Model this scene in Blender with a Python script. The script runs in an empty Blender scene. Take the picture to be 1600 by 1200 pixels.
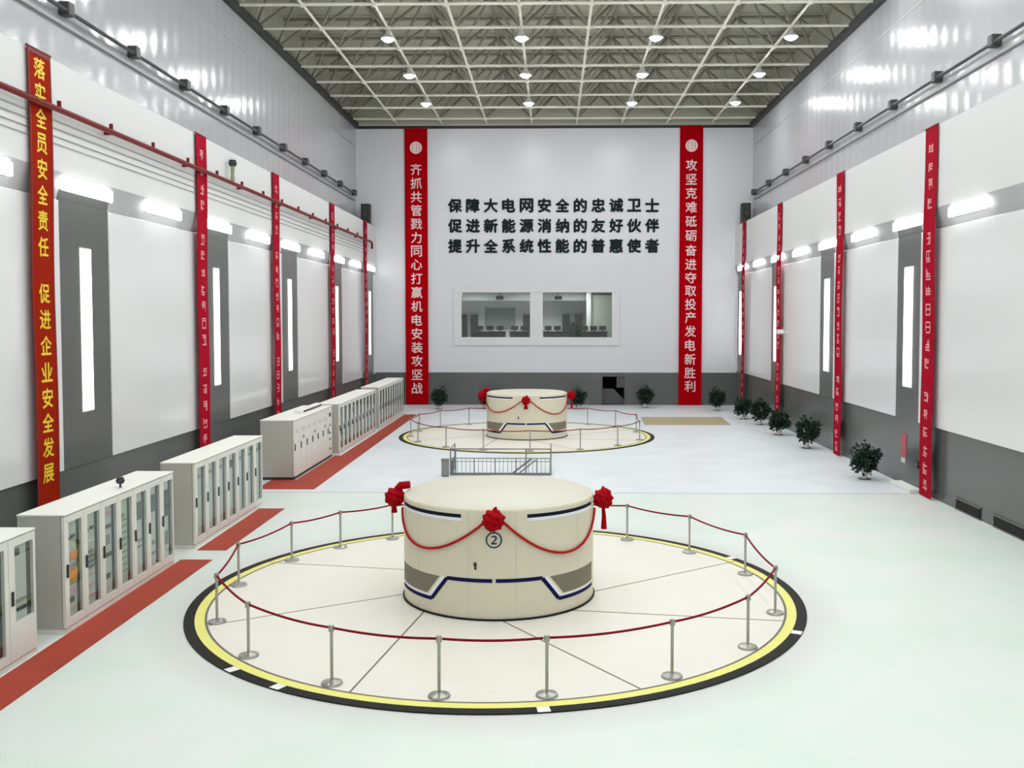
import bpy, bmesh, math, random
from mathutils import Vector
R = math.radians
C = bpy.context.scene.collection
scn = bpy.context.scene

# ------------------------------------------------------------------ camera, world, exposure
cam = bpy.data.cameras.new('camera')
cam.sensor_width = 36.0
cam.lens = 1490.8 / 1600 * 36
cam.shift_x = -37.0 / 1600
cam.shift_y = -35.9 / 1600
cam.clip_end = 300
cam_o = bpy.data.objects.new('camera', cam)
C.objects.link(cam_o)
cam_o.location = (0, 0, 5.7)
cam_o.rotation_euler = (math.pi / 2 - 0.0445, 0, 0.0174)
scn.camera = cam_o
world = bpy.data.worlds.new('world')
scn.world = world
world.use_nodes = True
world.node_tree.nodes['Background'].inputs[0].default_value = (0.6, 0.65, 0.7, 1)
world.node_tree.nodes['Background'].inputs[1].default_value = 0.2
scn.view_settings.view_transform = 'Standard'
scn.view_settings.look = 'None'
scn.view_settings.gamma = 1
scn.view_settings.exposure = 0.0
LAMP = 245.0        # emission of the high-bay lenses
WALL_LAMP = 10.0     # emission of the wall lamps
STRIP = 3.0         # emission of the vertical wall strips

# ------------------------------------------------------------------ hall dimensions (metres)
XL, XR, YB = -11.58, 11.94, 62.9          # edges of the crane ledges, back wall
PL, PR = -11.68, 12.05                    # faces of the wall panels below the ledges
UL, UR = -12.9, 13.06                     # faces of the upper walls
ZE, ZC, ZD = 11.7, 18.12, 20.45           # ledge, wall top, roof deck
Y0 = -7.0                                 # wall behind the camera

# ------------------------------------------------------------------ materials
MATS = {}
def mat(name, col, rough=0.5, metal=0.0, emit=0.0, spec=0.5, bump=None, noise=None):
    m = bpy.data.materials.new(name)
    m.use_nodes = True
    nt = m.node_tree
    b = nt.nodes['Principled BSDF']
    b.inputs['Base Color'].default_value = (*col, 1)
    b.inputs['Roughness'].default_value = rough
    b.inputs['Metallic'].default_value = metal
    b.inputs['Specular IOR Level'].default_value = spec
    if emit:
        b.inputs['Emission Color'].default_value = (*col, 1)
        b.inputs['Emission Strength'].default_value = emit
    tc = None
    if bump or noise:
        tc = nt.nodes.new('ShaderNodeTexCoord')
    if noise:                              # (scale, amount): blotches in the paint itself
        n = nt.nodes.new('ShaderNodeTexNoise')
        n.inputs['Scale'].default_value = noise[0]
        n.inputs['Detail'].default_value = 4
        nt.links.new(tc.outputs['Object'], n.inputs['Vector'])
        mx = nt.nodes.new('ShaderNodeMix'); mx.data_type = 'RGBA'
        mx.inputs[6].default_value = (*[c * (1 - noise[1]) for c in col], 1)
        mx.inputs[7].default_value = (*[min(1, c * (1 + noise[1])) for c in col], 1)
        nt.links.new(n.outputs['Fac'], mx.inputs[0])
        nt.links.new(mx.outputs[2], b.inputs['Base Color'])
    if bump:                               # (axis, waves per metre, strength, distance)
        w = nt.nodes.new('ShaderNodeTexWave')
        w.bands_direction = bump[0]
        w.inputs['Scale'].default_value = bump[1] / 3.18
        nt.links.new(tc.outputs['Object'], w.inputs['Vector'])
        bp = nt.nodes.new('ShaderNodeBump')
        bp.inputs['Strength'].default_value = bump[2]
        bp.inputs['Distance'].default_value = bump[3]
        nt.links.new(w.outputs['Fac'], bp.inputs['Height'])
        nt.links.new(bp.outputs['Normal'], b.inputs['Normal'])
    MATS[name] = m
    return m

mat('frieze', (0.68, 0.68, 0.67), 0.6)
mat('panel', (0.77, 0.765, 0.77), 0.13, noise=(0.25, 0.03))
mat('back_paint', (0.66, 0.67, 0.70), 0.3, noise=(0.2, 0.03))
mat('upper_paint', (0.42, 0.42, 0.435), 0.18, bump=('Y', 1.1, 1.0, 0.007))
mat('ledge_paint', (0.34, 0.34, 0.35), 0.5)
mat('soffit_paint', (0.42, 0.42, 0.43), 0.5)
mat('wainscot', (0.105, 0.111, 0.106), 0.25, noise=(0.6, 0.06))
mat('pilaster', (0.105, 0.108, 0.104), 0.3)
mat('deck', (0.52, 0.52, 0.42), 0.7, bump=('Y', 3.0, 0.8, 0.06))
mat('chord', (0.74, 0.73, 0.63), 0.5)
mat('web', (0.25, 0.245, 0.195), 0.6)
mat('black_steel', (0.02, 0.02, 0.02), 0.5)
mat('dark_rail', (0.05, 0.05, 0.05), 0.45)
mat('grey_strip', (0.33, 0.33, 0.33), 0.5)
mat('trim_white', (0.78, 0.78, 0.77), 0.4)
mat('window_paint', (0.66, 0.67, 0.67), 0.4)
mat('lamp_lens', (0.95, 0.985, 1.0), 0.4, emit=LAMP)
mat('wall_lamp_lens', (1.0, 1.0, 1.0), 0.4, emit=WALL_LAMP)
mat('strip_lens', (1.0, 1.0, 1.0), 0.4, emit=STRIP)
mat('lamp_shell', (0.6, 0.6, 0.58), 0.4)
mat('banner_red', (0.38, 0.0, 0.004), 0.8, spec=0.03)
mat('banner_crimson', (0.36, 0.0, 0.016), 0.7, spec=0.06)
mat('banner_orange', (0.31, 0.012, 0.0), 0.7, spec=0.06)
mat('hem', (0.17, 0.004, 0.006), 0.6)
mat('letter_white', (0.80, 0.62, 0.60), 0.6)
mat('letter_pink', (0.72, 0.30, 0.30), 0.6)
mat('letter_yellow', (0.85, 0.60, 0.01), 0.5)
mat('letter_black', (0.010, 0.018, 0.022), 0.6, spec=0.1)
mat('cream', (0.70, 0.65, 0.50), 0.35, noise=(0.5, 0.03))
mat('cream_top', (0.64, 0.61, 0.51), 0.5)
mat('plate', (0.80, 0.765, 0.69), 0.45, noise=(0.8, 0.03))
mat('navy', (0.008, 0.006, 0.065), 0.6, spec=0.1)
mat('navy_dark', (0.007, 0.010, 0.022), 0.6, spec=0.1)
mat('stripe_white', (0.85, 0.85, 0.9), 0.4)
mat('vent_mesh', (0.20, 0.18, 0.13), 0.7, noise=(40, 0.25))
mat('decal_blue', (0.03, 0.05, 0.10), 0.6, spec=0.1)
mat('seam', (0.16, 0.145, 0.12), 0.7)
mat('yellow_paint', (0.82, 0.78, 0.20), 0.5)
mat('black_paint', (0.012, 0.012, 0.010), 0.6, spec=0.15)
mat('mark_white', (0.85, 0.85, 0.85), 0.5)
mat('silk', (0.36, 0.0, 0.004), 0.7, spec=0.1)
mat('swag', (0.42, 0.012, 0.008), 0.7, spec=0.1)
mat('rope', (0.22, 0.004, 0.015), 0.7, spec=0.1)
mat('steel', (0.42, 0.41, 0.38), 0.3, 0.85)
mat('rail_steel', (0.20, 0.205, 0.20), 0.4, 0.3)
mat('cabinet', (0.46, 0.455, 0.405), 0.5)
mat('cabinet_door', (0.72, 0.715, 0.66), 0.45)
mat('cabinet_top', (0.84, 0.83, 0.77), 0.5)
mat('inner', (0.50, 0.52, 0.47), 0.6)
mat('inner_green', (0.42, 0.53, 0.42), 0.6)
mat('inner_pale', (0.56, 0.60, 0.57), 0.6)
mat('inner_dark', (0.10, 0.10, 0.085), 0.6)
mat('shade_slot', (0.035, 0.035, 0.03), 0.7)  # black of the painted cabinet shade and of the duct slot
mat('inst_dark', (0.035, 0.04, 0.04), 0.4)
mat('inst_screen', (0.02, 0.045, 0.04), 0.15)
mat('inst_grey', (0.24, 0.24, 0.22), 0.5)
mat('inst_orange', (0.80, 0.25, 0.06), 0.5)
mat('inst_yellow', (0.55, 0.38, 0.08), 0.5)
mat('inst_pink', (0.50, 0.30, 0.36), 0.5)
mat('inst_label', (0.62, 0.60, 0.56), 0.5)
mat('rubber_red', (0.36, 0.035, 0.012), 0.7, noise=(1.2, 0.18))
mat('beige_mat', (0.40, 0.33, 0.20), 0.8, noise=(3, 0.1))
mat('leaf', (0.007, 0.030, 0.012), 0.5, noise=(6, 0.4))
mat('stem', (0.10, 0.075, 0.04), 0.8)
mat('pot', (0.72, 0.72, 0.70), 0.4)
mat('soil', (0.03, 0.022, 0.015), 0.9)
mat('saucer', (0.05, 0.055, 0.05), 0.5)
mat('pipe_red', (0.16, 0.008, 0.008), 0.5, spec=0.2)
mat('conduit', (0.40, 0.39, 0.36), 0.5)
mat('olive', (0.28, 0.28, 0.16), 0.5)
mat('dark_void', (0.008, 0.008, 0.008), 0.9)
mat('door_grey', (0.075, 0.08, 0.077), 0.5)
mat('room_white', (0.72, 0.73, 0.73), 0.6)
mat('room_grey', (0.28, 0.29, 0.29), 0.6)
mat('room_floor', (0.45, 0.46, 0.46), 0.4)
mat('frost', (0.50, 0.53, 0.44), 0.5)
mat('room_lamp', (1.0, 1.0, 0.97), 0.5, emit=34.0)
mat('sign_red', (0.45, 0.10, 0.12), 0.5)

def glass_mat():
    m = bpy.data.materials.new('glass'); m.use_nodes = True
    nt = m.node_tree; nt.nodes.clear()
    o = nt.nodes.new('ShaderNodeOutputMaterial'); mx = nt.nodes.new('ShaderNodeMixShader')
    t = nt.nodes.new('ShaderNodeBsdfTransparent'); g = nt.nodes.new('ShaderNodeBsdfGlossy')
    t.inputs[0].default_value = (0.93, 0.96, 0.95, 1); g.inputs[1].default_value = 0.03
    f = nt.nodes.new('ShaderNodeLayerWeight'); f.inputs[0].default_value = 0.5
    p = nt.nodes.new('ShaderNodeMath'); p.operation = 'POWER'; p.inputs[1].default_value = 4.0
    q = nt.nodes.new('ShaderNodeMath'); q.operation = 'MULTIPLY_ADD'; q.inputs[1].default_value = 0.28; q.inputs[2].default_value = 0.04
    nt.links.new(f.outputs['Facing'], p.inputs[0]); nt.links.new(p.outputs[0], q.inputs[0])
    nt.links.new(q.outputs[0], mx.inputs[0]); nt.links.new(t.outputs[0], mx.inputs[1])
    nt.links.new(g.outputs[0], mx.inputs[2]); nt.links.new(mx.outputs[0], o.inputs[0])
    MATS['glass'] = m
glass_mat()

def floor_mat():
    """White epoxy: mint-tinted bay near, bluish bay beyond the joint, worn grey halo round the near pit."""
    m = bpy.data.materials.new('epoxy_floor'); m.use_nodes = True
    nt = m.node_tree; L = nt.links; N = nt.nodes.new
    b = nt.nodes['Principled BSDF']; b.inputs['Roughness'].default_value = 0.38
    b.inputs['Specular IOR Level'].default_value = 0.4
    tc = N('ShaderNodeTexCoord'); sp = N('ShaderNodeSeparateXYZ'); L.new(tc.outputs['Object'], sp.inputs[0])
    n = N('ShaderNodeTexNoise'); n.inputs['Scale'].default_value = 0.5; n.inputs['Detail'].default_value = 5
    L.new(tc.outputs['Object'], n.inputs['Vector'])
    def ramp(stops, src):
        r = N('ShaderNodeValToRGB')
        e = r.color_ramp.elements
        e[0].position, e[0].color = stops[0][0], (*stops[0][1], 1)
        e[1].position, e[1].color = stops[-1][0], (*stops[-1][1], 1)
        for p, c in stops[1:-1]:
            x = e.new(p); x.color = (*c, 1)
        L.new(src, r.inputs[0]); return r.outputs[0]
    near = ramp([(0.36, (0.66, 0.75, 0.685)), (0.5, (0.70, 0.765, 0.71)), (0.64, (0.735, 0.755, 0.73))], n.outputs['Fac'])
    far = ramp([(0.35, (0.70, 0.75, 0.775)), (0.65, (0.77, 0.80, 0.83))], n.outputs['Fac'])
    st = N('ShaderNodeMath'); st.operation = 'GREATER_THAN'; st.inputs[1].default_value = 31.0
    L.new(sp.outputs[1], st.inputs[0])
    mx = N('ShaderNodeMix'); mx.data_type = 'RGBA'
    L.new(st.outputs[0], mx.inputs[0]); L.new(near, mx.inputs[6]); L.new(far, mx.inputs[7])
    d = N('ShaderNodeVectorMath'); d.operation = 'DISTANCE'; d.inputs[1].default_value = (-1.104, 19.635, 0)
    L.new(tc.outputs['Object'], d.inputs[0])
    h = N('ShaderNodeMapRange'); h.inputs[1].default_value = 6.3; h.inputs[2].default_value = 7.0
    h.inputs[3].default_value = 1.0; h.inputs[4].default_value = 0.0
    L.new(d.outputs['Value'], h.inputs[0])
    hm = N('ShaderNodeMath'); hm.operation = 'MULTIPLY'; hm.inputs[1].default_value = 0.6
    L.new(h.outputs[0], hm.inputs[0])
    m2 = N('ShaderNodeMix'); m2.data_type = 'RGBA'; m2.inputs[7].default_value = (0.60, 0.60, 0.57, 1)
    L.new(hm.outputs[0], m2.inputs[0]); L.new(mx.outputs[2], m2.inputs[6])
    L.new(m2.outputs[2], b.inputs['Base Color'])
    MATS['floor'] = m
floor_mat()

# ------------------------------------------------------------------ helpers
WL = {}                                      # world location of every root, by name
class MB:
    def __init__(s): s.bm = bmesh.new()
    def box(s, x0, y0, z0, x1, y1, z1):
        v = [s.bm.verts.new(p) for p in ((x0,y0,z0),(x1,y0,z0),(x1,y1,z0),(x0,y1,z0),(x0,y0,z1),(x1,y0,z1),(x1,y1,z1),(x0,y1,z1))]
        for f in ((3,2,1,0),(4,5,6,7),(0,1,5,4),(1,2,6,5),(2,3,7,6),(3,0,4,7)):
            s.bm.faces.new([v[i] for i in f])
        return s
    def poly(s, pts):
        s.bm.faces.new([s.bm.verts.new(p) for p in pts]); return s
    def prism(s, ring, axis, a, b):
        """A closed outline (2-D) swept from a to b along an axis: outline is given in the two other axes, in order."""
        def P(u, v, w): return {'x': (w, u, v), 'y': (u, w, v), 'z': (u, v, w)}[axis]
        A = [s.bm.verts.new(P(u, v, a)) for u, v in ring]; B = [s.bm.verts.new(P(u, v, b)) for u, v in ring]
        n = len(ring)
        s.bm.faces.new(A[::-1]); s.bm.faces.new(B)
        for i in range(n): s.bm.faces.new([A[i], A[(i+1) % n], B[(i+1) % n], B[i]])
        return s
    def tube(s, pts, r, n=8, cap=True):
        pts = [Vector(p) for p in pts]; rings = []
        up = Vector((0, 0, 1))
        for i, p in enumerate(pts):
            t = (pts[min(i+1, len(pts)-1)] - pts[max(i-1, 0)]).normalized()
            a = t.cross(up if abs(t.z) < 0.95 else Vector((1, 0, 0))).normalized(); b = t.cross(a)
            rr = r[i] if isinstance(r, (list, tuple)) else r
            rings.append([s.bm.verts.new(p + (a * math.cos(2*math.pi*k/n) + b * math.sin(2*math.pi*k/n)) * rr) for k in range(n)])
        for A, B in zip(rings, rings[1:]):
            for k in range(n): s.bm.faces.new([A[k], A[(k+1) % n], B[(k+1) % n], B[k]])
        if cap: s.bm.faces.new(rings[0][::-1]); s.bm.faces.new(rings[-1])
        return s
    def lathe(s, prof, n=32, c=(0, 0), close=False):
        rings = []
        for r, z in prof:
            if r < 1e-6: rings.append([s.bm.verts.new((c[0], c[1], z))])
            else: rings.append([s.bm.verts.new((c[0]+r*math.cos(2*math.pi*k/n), c[1]+r*math.sin(2*math.pi*k/n), z)) for k in range(n)])
        pairs = list(zip(rings, rings[1:]))
        if close: pairs.append((rings[-1], rings[0]))
        for A, B in pairs:
            for k in range(n):
                k2 = (k+1) % n
                if len(A) == 1 and len(B) == 1: continue
                if len(A) == 1: f = [A[0], B[k2], B[k]]
                elif len(B) == 1: f = [A[k], A[k2], B[0]]
                else: f = [A[k], A[k2], B[k2], B[k]]
                s.bm.faces.new(f)
        return s
    def arc(s, poly, Rr, eps, c=(0, 0), th=0.006):
        """Closed outlines of (degrees, z) laid on a cylinder as a thin skin; poly is a list of quads."""
        for q in poly:
            (t0, za), (t1, zb), (t2, zc), (t3, zd) = q      # bottom-left, bottom-right, top-right, top-left
            n = max(1, int(max(abs(t1 - t0), abs(t2 - t3)) / 2)); m = max(1, int(max(abs(t3 - t0), abs(t2 - t1)) / 2))
            G = []
            for i in range(n + 1):
                f = i / n; col = []
                for j in range(m + 1):
                    g = j / m
                    t = (t0 + (t1-t0)*f)*(1-g) + (t3 + (t2-t3)*f)*g; z = (za + (zb-za)*f)*(1-g) + (zd + (zc-zd)*f)*g
                    col.append([s.bm.verts.new((c[0]+rr*math.cos(R(t)), c[1]+rr*math.sin(R(t)), z)) for rr in (Rr + eps, Rr + eps + th)])
                G.append(col)
            for i in range(n):
                for j in range(m):
                    a, b, d, e = G[i][j], G[i+1][j], G[i+1][j+1], G[i][j+1]
                    s.bm.faces.new((a[1], b[1], d[1], e[1])); s.bm.faces.new((a[0], e[0], d[0], b[0]))
                    if j == 0: s.bm.faces.new((a[0], b[0], b[1], a[1]))
                    if j == m-1: s.bm.faces.new((e[0], e[1], d[1], d[0]))
                    if i == 0: s.bm.faces.new((a[0], a[1], e[1], e[0]))
                    if i == n-1: s.bm.faces.new((b[0], d[0], d[1], b[1]))
        return s
    def build(s, name, m=None, parent=None, smooth=False, bevel=0.0, local=False, ang=40):
        bmesh.ops.recalc_face_normals(s.bm, faces=s.bm.faces)
        if parent is not None and not local:
            bmesh.ops.translate(s.bm, vec=-WL[parent.name], verts=s.bm.verts)
        me = bpy.data.meshes.new(name); s.bm.to_mesh(me); s.bm.free()
        o = bpy.data.objects.new(name, me); C.objects.link(o)
        if m: me.materials.append(MATS[m])
        if parent is not None:
            o.parent = parent; WL[o.name] = WL[parent.name].copy()
        else: WL[o.name] = Vector((0, 0, 0))
        if bevel:
            b = o.modifiers.new('bevel', 'BEVEL'); b.width = bevel; b.segments = 2; b.limit_method = 'ANGLE'
        if smooth:
            for p in me.polygons: p.use_smooth = True
            me.set_sharp_from_angle(angle=R(ang))
        return o

def tag(o, label=None, cat=None, group=None, kind=None):
    if label: o['label'] = label
    if cat: o['category'] = cat
    if group: o['group'] = group
    if kind: o['kind'] = kind
    return o
def thing(name, label, cat, loc, group=None, rz=0):
    o = bpy.data.objects.new(name, None); C.objects.link(o); o.empty_display_size = 0.2
    o.location = loc; o.rotation_euler[2] = rz; WL[o.name] = Vector(loc)
    return tag(o, label, cat, group)
def copy_tree(o, parent=None):
    c = o.copy(); C.objects.link(c)
    if parent is not None: c.parent = parent
    for ch in list(o.children): copy_tree(ch, c)
    return c
def struct(mb, name, m, label=None, **k):
    return tag(mb.build(name, m, **k), label=label, kind='structure')
ORD = ['first','second','third','fourth','fifth','sixth','seventh','eighth','ninth','tenth','eleventh','twelfth',
       'thirteenth','fourteenth','fifteenth','sixteenth','seventeenth','eighteenth','nineteenth']

GLY = {}
def glyph(ch, bold=0.0):
    """Outline of one character as flat polygons: (verts, faces), about one unit tall, centred."""
    if (ch, bold) in GLY: return GLY[(ch, bold)]
    cu = bpy.data.curves.new('glyph', 'FONT'); cu.body = ch; cu.offset = bold; cu.resolution_u = 2
    o = bpy.data.objects.new('glyph', cu); C.objects.link(o)
    bpy.context.view_layer.update()
    me = bpy.data.meshes.new_from_object(o.evaluated_get(bpy.context.evaluated_depsgraph_get()))
    vs = [tuple(v.co) for v in me.vertices]; fs = [tuple(p.vertices) for p in me.polygons]
    xs = [v[0] for v in vs] or [0]; ys = [v[1] for v in vs] or [0]
    cx, cy = (min(xs)+max(xs))/2, (min(ys)+max(ys))/2
    s = 1 / max(max(xs)-min(xs), max(ys)-min(ys), 0.01)
    vs = [((x-cx)*s, (y-cy)*s) for x, y, _ in vs]
    bpy.data.objects.remove(o); bpy.data.curves.remove(cu); bpy.data.meshes.remove(me)
    GLY[(ch, bold)] = (vs, fs)
    return vs, fs
def add_glyph(mb, ch, u, v, size, fn, depth, bold=0.015):
    """Put a character on a surface; fn(u, v, n) turns surface coordinates into a point. depth = how far it stands out."""
    for du, dv in ((0, 0), (bold, 0), (-bold, 0), (0, bold), (0, -bold)):
        _glyph_once(mb, ch, u + du*size, v + dv*size, size*(1 - 2*bold), fn, depth - abs(du)*0.001 - abs(dv)*0.002)
    return mb
def _glyph_once(mb, ch, u, v, size, fn, depth):
    vs, fs = glyph(ch)
    bm = mb.bm
    F = [bm.verts.new(fn(u + x*size, v + y*size, depth)) for x, y in vs]
    for f in fs:
        try: bm.faces.new([F[i] for i in f])
        except ValueError: pass
    if depth > 0.004:                        # side walls
        B = [bm.verts.new(fn(u + x*size, v + y*size, 0)) for x, y in vs]
        cnt = {}
        for f in fs:
            for a, b in zip(f, f[1:] + f[:1]): cnt[(a, b)] = 1
        for a, b in cnt:
            if (b, a) not in cnt:
                try: bm.faces.new([F[b], F[a], B[a], B[b]])
                except ValueError: pass
    return mb
def pseudo(mb, u, v, size, fn, depth, rnd):
    """Unreadable small writing: a square block of random strokes."""
    h = size / 2
    def bar(a, b, c, d): mb.poly([fn(u+a, v+b, depth), fn(u+c, v+b, depth), fn(u+c, v+d, depth), fn(u+a, v+d, depth)])
    t = size * 0.13
    for z in rnd.sample([-0.9, -0.45, 0.0, 0.4, 0.8], 3): bar(-h*rnd.uniform(.6, 1), z*h-t/2, h*rnd.uniform(.6, 1), z*h+t/2)
    for x in rnd.sample([-0.8, -0.35, 0.05, 0.5, 0.8], 2): bar(x*h-t/2, -h*rnd.uniform(.5, 1), x*h+t/2, h*rnd.uniform(.5, 1))
onL = lambda X, Y, Z: (lambda u, v, n: (X + n, Y + u, Z + v))     # on the left wall, facing the hall
onR = lambda X, Y, Z: (lambda u, v, n: (X - n, Y - u, Z + v))
onB = lambda X, Y, Z: (lambda u, v, n: (X + u, Y - n, Z + v))

# ================================================================== THE HALL
struct(MB().box(-14, Y0, -0.3, 14.2, YB, 0), 'floor', 'floor')
struct(MB().box(PL+0.05, 30.985, -0.01, PR-0.05, 31.03, 0.004), 'trim_1', 'grey_strip', 'thin grey joint across the white floor')
struct(MB().box(-15, Y0-0.5, ZD, 15.2, YB+0.5, ZD+0.2), 'ceiling', 'deck')
for side, P, U, E, sg in (('left', PL, UL, XL, -1), ('right', PR, UR, XR, 1)):
    zw = 2.0 if sg < 0 else 2.22
    o = P + sg*0.06                            # grey back plane behind the white panels
    far = U + sg*0.5
    # lower wall: grey base up to the lamps, sloping soffit, frieze, ledge
    struct(MB().prism([(o, 0), (far, 0), (far, 8.5), (o, 8.5)], 'y', Y0, YB), 'wall_%s' % side, 'wainscot')
    struct(MB().prism([(o, 8.5), (E, 9.14), (E, 9.15), (far, 9.15), (far, 8.5)], 'y', Y0, YB), 'wall_%s_soffit' % side, 'soffit_paint')
    struct(MB().prism([(E, 9.15), (E, ZE), (far, ZE), (far, 9.15)], 'y', Y0, YB), 'wall_%s_frieze' % side, 'frieze')
    struct(MB().prism([(U, ZE), (U, ZC), (far, ZC), (far, ZE)], 'y', Y0, YB), 'wall_%s_upper' % side, 'upper_paint')
    struct(MB().box(*sorted((U-sg*0.012, U+sg*0.01))[:1], Y0, 16.86, sorted((U-sg*0.012, U+sg*0.01))[1], YB, 16.93), 'trim_2' if sg < 0 else 'trim_3', 'ledge_paint')
    a, b = sorted((U - sg*0.22, far))
    struct(MB().box(a, Y0, ZC, b, YB, ZC+0.34), 'trim_4' if sg < 0 else 'trim_5', 'black_steel', 'black edge beam along the top of the wall')
    a, b = sorted((U + sg*0.3, far + sg*0.3))
    struct(MB().box(a, Y0, ZC+0.34, b, YB, ZD), 'wall_%s_top' % side, 'deck')
struct(MB().box(-15, YB-0.05, ZC-0.02, 15, YB+0.4, ZC+0.16), 'trim_6', 'black_steel')
struct(MB().box(-15, YB+0.02, ZC+0.16, 15, YB+0.4, ZD), 'wall_back_top', 'deck')
struct(MB().box(-15, Y0-0.4, 0, 15, Y0, ZD), 'wall_front', 'back_paint')
# back wall round the control-room window and the door
WX0, WX1, WZ0, WZ1 = -6.0, 3.92, 4.46, 7.41
DX0, DX1, DZ = 3.32, 4.74, 1.87
bw = MB()
bw.box(-13.6, YB, 2.14, WX0, YB+0.3, ZC).box(WX1, YB, 2.14, 13.8, YB+0.3, ZC)
bw.box(WX0, YB, 2.14, WX1, YB+0.3, WZ0).box(WX0, YB, WZ1, WX1, YB+0.3, ZC)
struct(bw, 'wall_back', 'back_paint')
bw = MB()
bw.box(-13.6, YB-0.02, 0, DX0, YB+0.3, 2.14).box(DX1, YB-0.02, 0, 13.8, YB+0.3, 2.14).box(DX0, YB-0.02, DZ, DX1, YB+0.3, 2.14)
struct(bw, 'wall_back_base', 'wainscot', 'dark grey lower band of the back wall')

# white wall panels between the pilasters, pilasters with light strips
PILL = [23.79 + 9.31*k for k in range(-3, 5)]; PILR = [32.6 + 9.61*k for k in range(-4, 4)]
HW = {1: 1.32, -1: 1.15}
n = 0
for side, P, sg, pil, zw, hw in (('left', PL, -1, PILL, 2.06, 1.28), ('right', PR, 1, PILR, 2.27, 1.065)):
    ys = [Y0 + 0.02]
    for c in pil: ys += [c - hw, c + hw]
    ys.append(YB - 0.02)
    k = 0
    for a, b in zip(ys[0::2], ys[1::2]):
        a, b = max(a, Y0+.02), min(b, YB-.02)
        if b - a < 0.3: continue
        x0, x1 = sorted((P, P + sg*0.06))
        k += 1
        o = MB().box(x0, a, zw, x1, b, 8.5).build('wall_%s_panel_%d' % (side, k), 'panel', bevel=0.01)
        tag(o, kind='structure')
    vis = [c for c in pil if c > 18]
    for j, c in enumerate(vis):
        nm = '%s pilaster from the back wall on the %s wall' % (ORD[len(vis)-1-j], side)
        x0, x1 = sorted((P + sg*0.05, P + sg*0.06 - sg*0.03))
        oo = P + sg*0.06; EE = XL if sg < 0 else XR; g = 0.4; sx = oo + (EE-oo)*g; sz = 8.5 + 0.64*g
        slope = [(oo, 8.49), (oo - sg*0.014, 8.49), (sx - sg*0.008, sz - 0.01), (sx, sz)]
        struct(MB().box(x0, c-hw+0.01, zw, x1, c+hw-0.01, 8.5).prism(slope, 'y', c-hw+0.01, c+hw-0.01), 'wall_%s_pilaster_%d' % (side, j+1), 'pilaster')
        t = thing('wall_light_strip', 'tall glowing white light strip on the ' + nm, 'light', (P + sg*0.03, c, 3.33), 'vertical light strips on the pilasters')
        fx = P + sg*0.03; hs = 0.27 if sg < 0 else 0.38
        x0, x1 = sorted((fx + sg*0.005, fx - sg*0.015))
        MB().box(x0, c-hs-.03, 3.36, x1, c+hs+.03, 7.465).build('strip_frame', 'lamp_shell', t)
        x0, x1 = sorted((fx - sg*0.005, fx - sg*0.03))
        MB().box(x0, c-hs, 3.395, x1, c+hs, 7.43).build('strip_diffuser', 'strip_lens', t)

# ------------------------------------------------------------------ roof: space frame and lamps
CX = [-1.35 + 2.93*k for k in range(-4, 6)]
CY = [42.26 + 3.16*j for j in range(-4, 7)]
ZB, ZT = 18.42, 20.25
tr = thing('roof_truss', 'cream steel space frame of chords and diagonal webs under the roof deck', 'roof truss', (0, 42.26, ZB))
for y in CY: MB().tube([(UL-.2, y, ZB), (UR+.2, y, ZB)], 0.07, 8).build('bottom_chord', 'chord', tr, smooth=True)
for x in CX[1:-1]: MB().tube([(x, CY[0]-1.6, ZB), (x, YB-.1, ZB)], 0.062, 8).build('bottom_chord', 'chord', tr, smooth=True)
TX = [x + 1.465 for x in CX[:-1]]; TY = [y + 1.58 for y in CY[:-1]]
for y in TY: MB().tube([(UL-.2, y, ZT), (UR+.2, y, ZT)], 0.08, 6).build('top_chord', 'web', tr, smooth=True)
for x in TX: MB().tube([(x, CY[0], ZT), (x, YB-.1, ZT)], 0.08, 6).build('top_chord', 'web', tr, smooth=True)
for y in CY:
    w = MB()
    for x in CX:
        if not UL - 0.3 < x < UR + 0.3: continue
        if y > 38: MB().lathe([(0, ZB-.15), (.11, ZB-.1), (.15, ZB), (.11, ZB+.1), (0, ZB+.15)], 8, (x, y)).build('node_ball', 'chord', tr, smooth=True)
        for dx in (-1.465, 1.465):
            for dy in (-1.58, 1.58):
                if UL - 0.3 < x+dx < UR + 0.3 and y+dy < YB: w.tube([(x, y, ZB), (x+dx, y+dy, ZT)], 0.065, 6, cap=False)
    w.build('web_bracing', 'web', tr, smooth=True)

lamp0 = None
LX = [CX[2], CX[4], CX[6], CX[8]]; LY = [42.26 + 6.32*j for j in range(-7, 3)]
for j, y in enumerate(LY):
    for i, x in enumerate(LX):
        lab = 'round high-bay roof lamp, %s row from the back wall, %s from the left' % (ORD[len(LY)-1-j], ORD[i])
        if lamp0 is None:
            lamp0 = thing('high_bay_lamp', lab, 'ceiling lamp', (x, y, 17.92), 'high-bay lamps under the roof frame')
            MB().lathe([(0.0, 0.34), (0.09, 0.34), (0.12, 0.22), (0.28, 0.06), (0.31, 0.0), (0.292, 0.0), (0.26, 0.05), (0.0, 0.05)], 20).build('housing', 'lamp_shell', lamp0, smooth=True, local=True)
            MB().lathe([(0.0, -0.13), (0.12, -0.115), (0.21, -0.06), (0.265, 0.01), (0.265, 0.04), (0.0, 0.04)], 20).build('lens', 'lamp_lens', lamp0, local=True)
            MB().tube([(0, 0, 0.33), (0, 0, 0.44)], 0.025, 8).build('hanger', 'lamp_shell', lamp0, local=True)
        else:
            l = copy_tree(lamp0); l.location = (x, y, 17.92); l['label'] = lab

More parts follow.
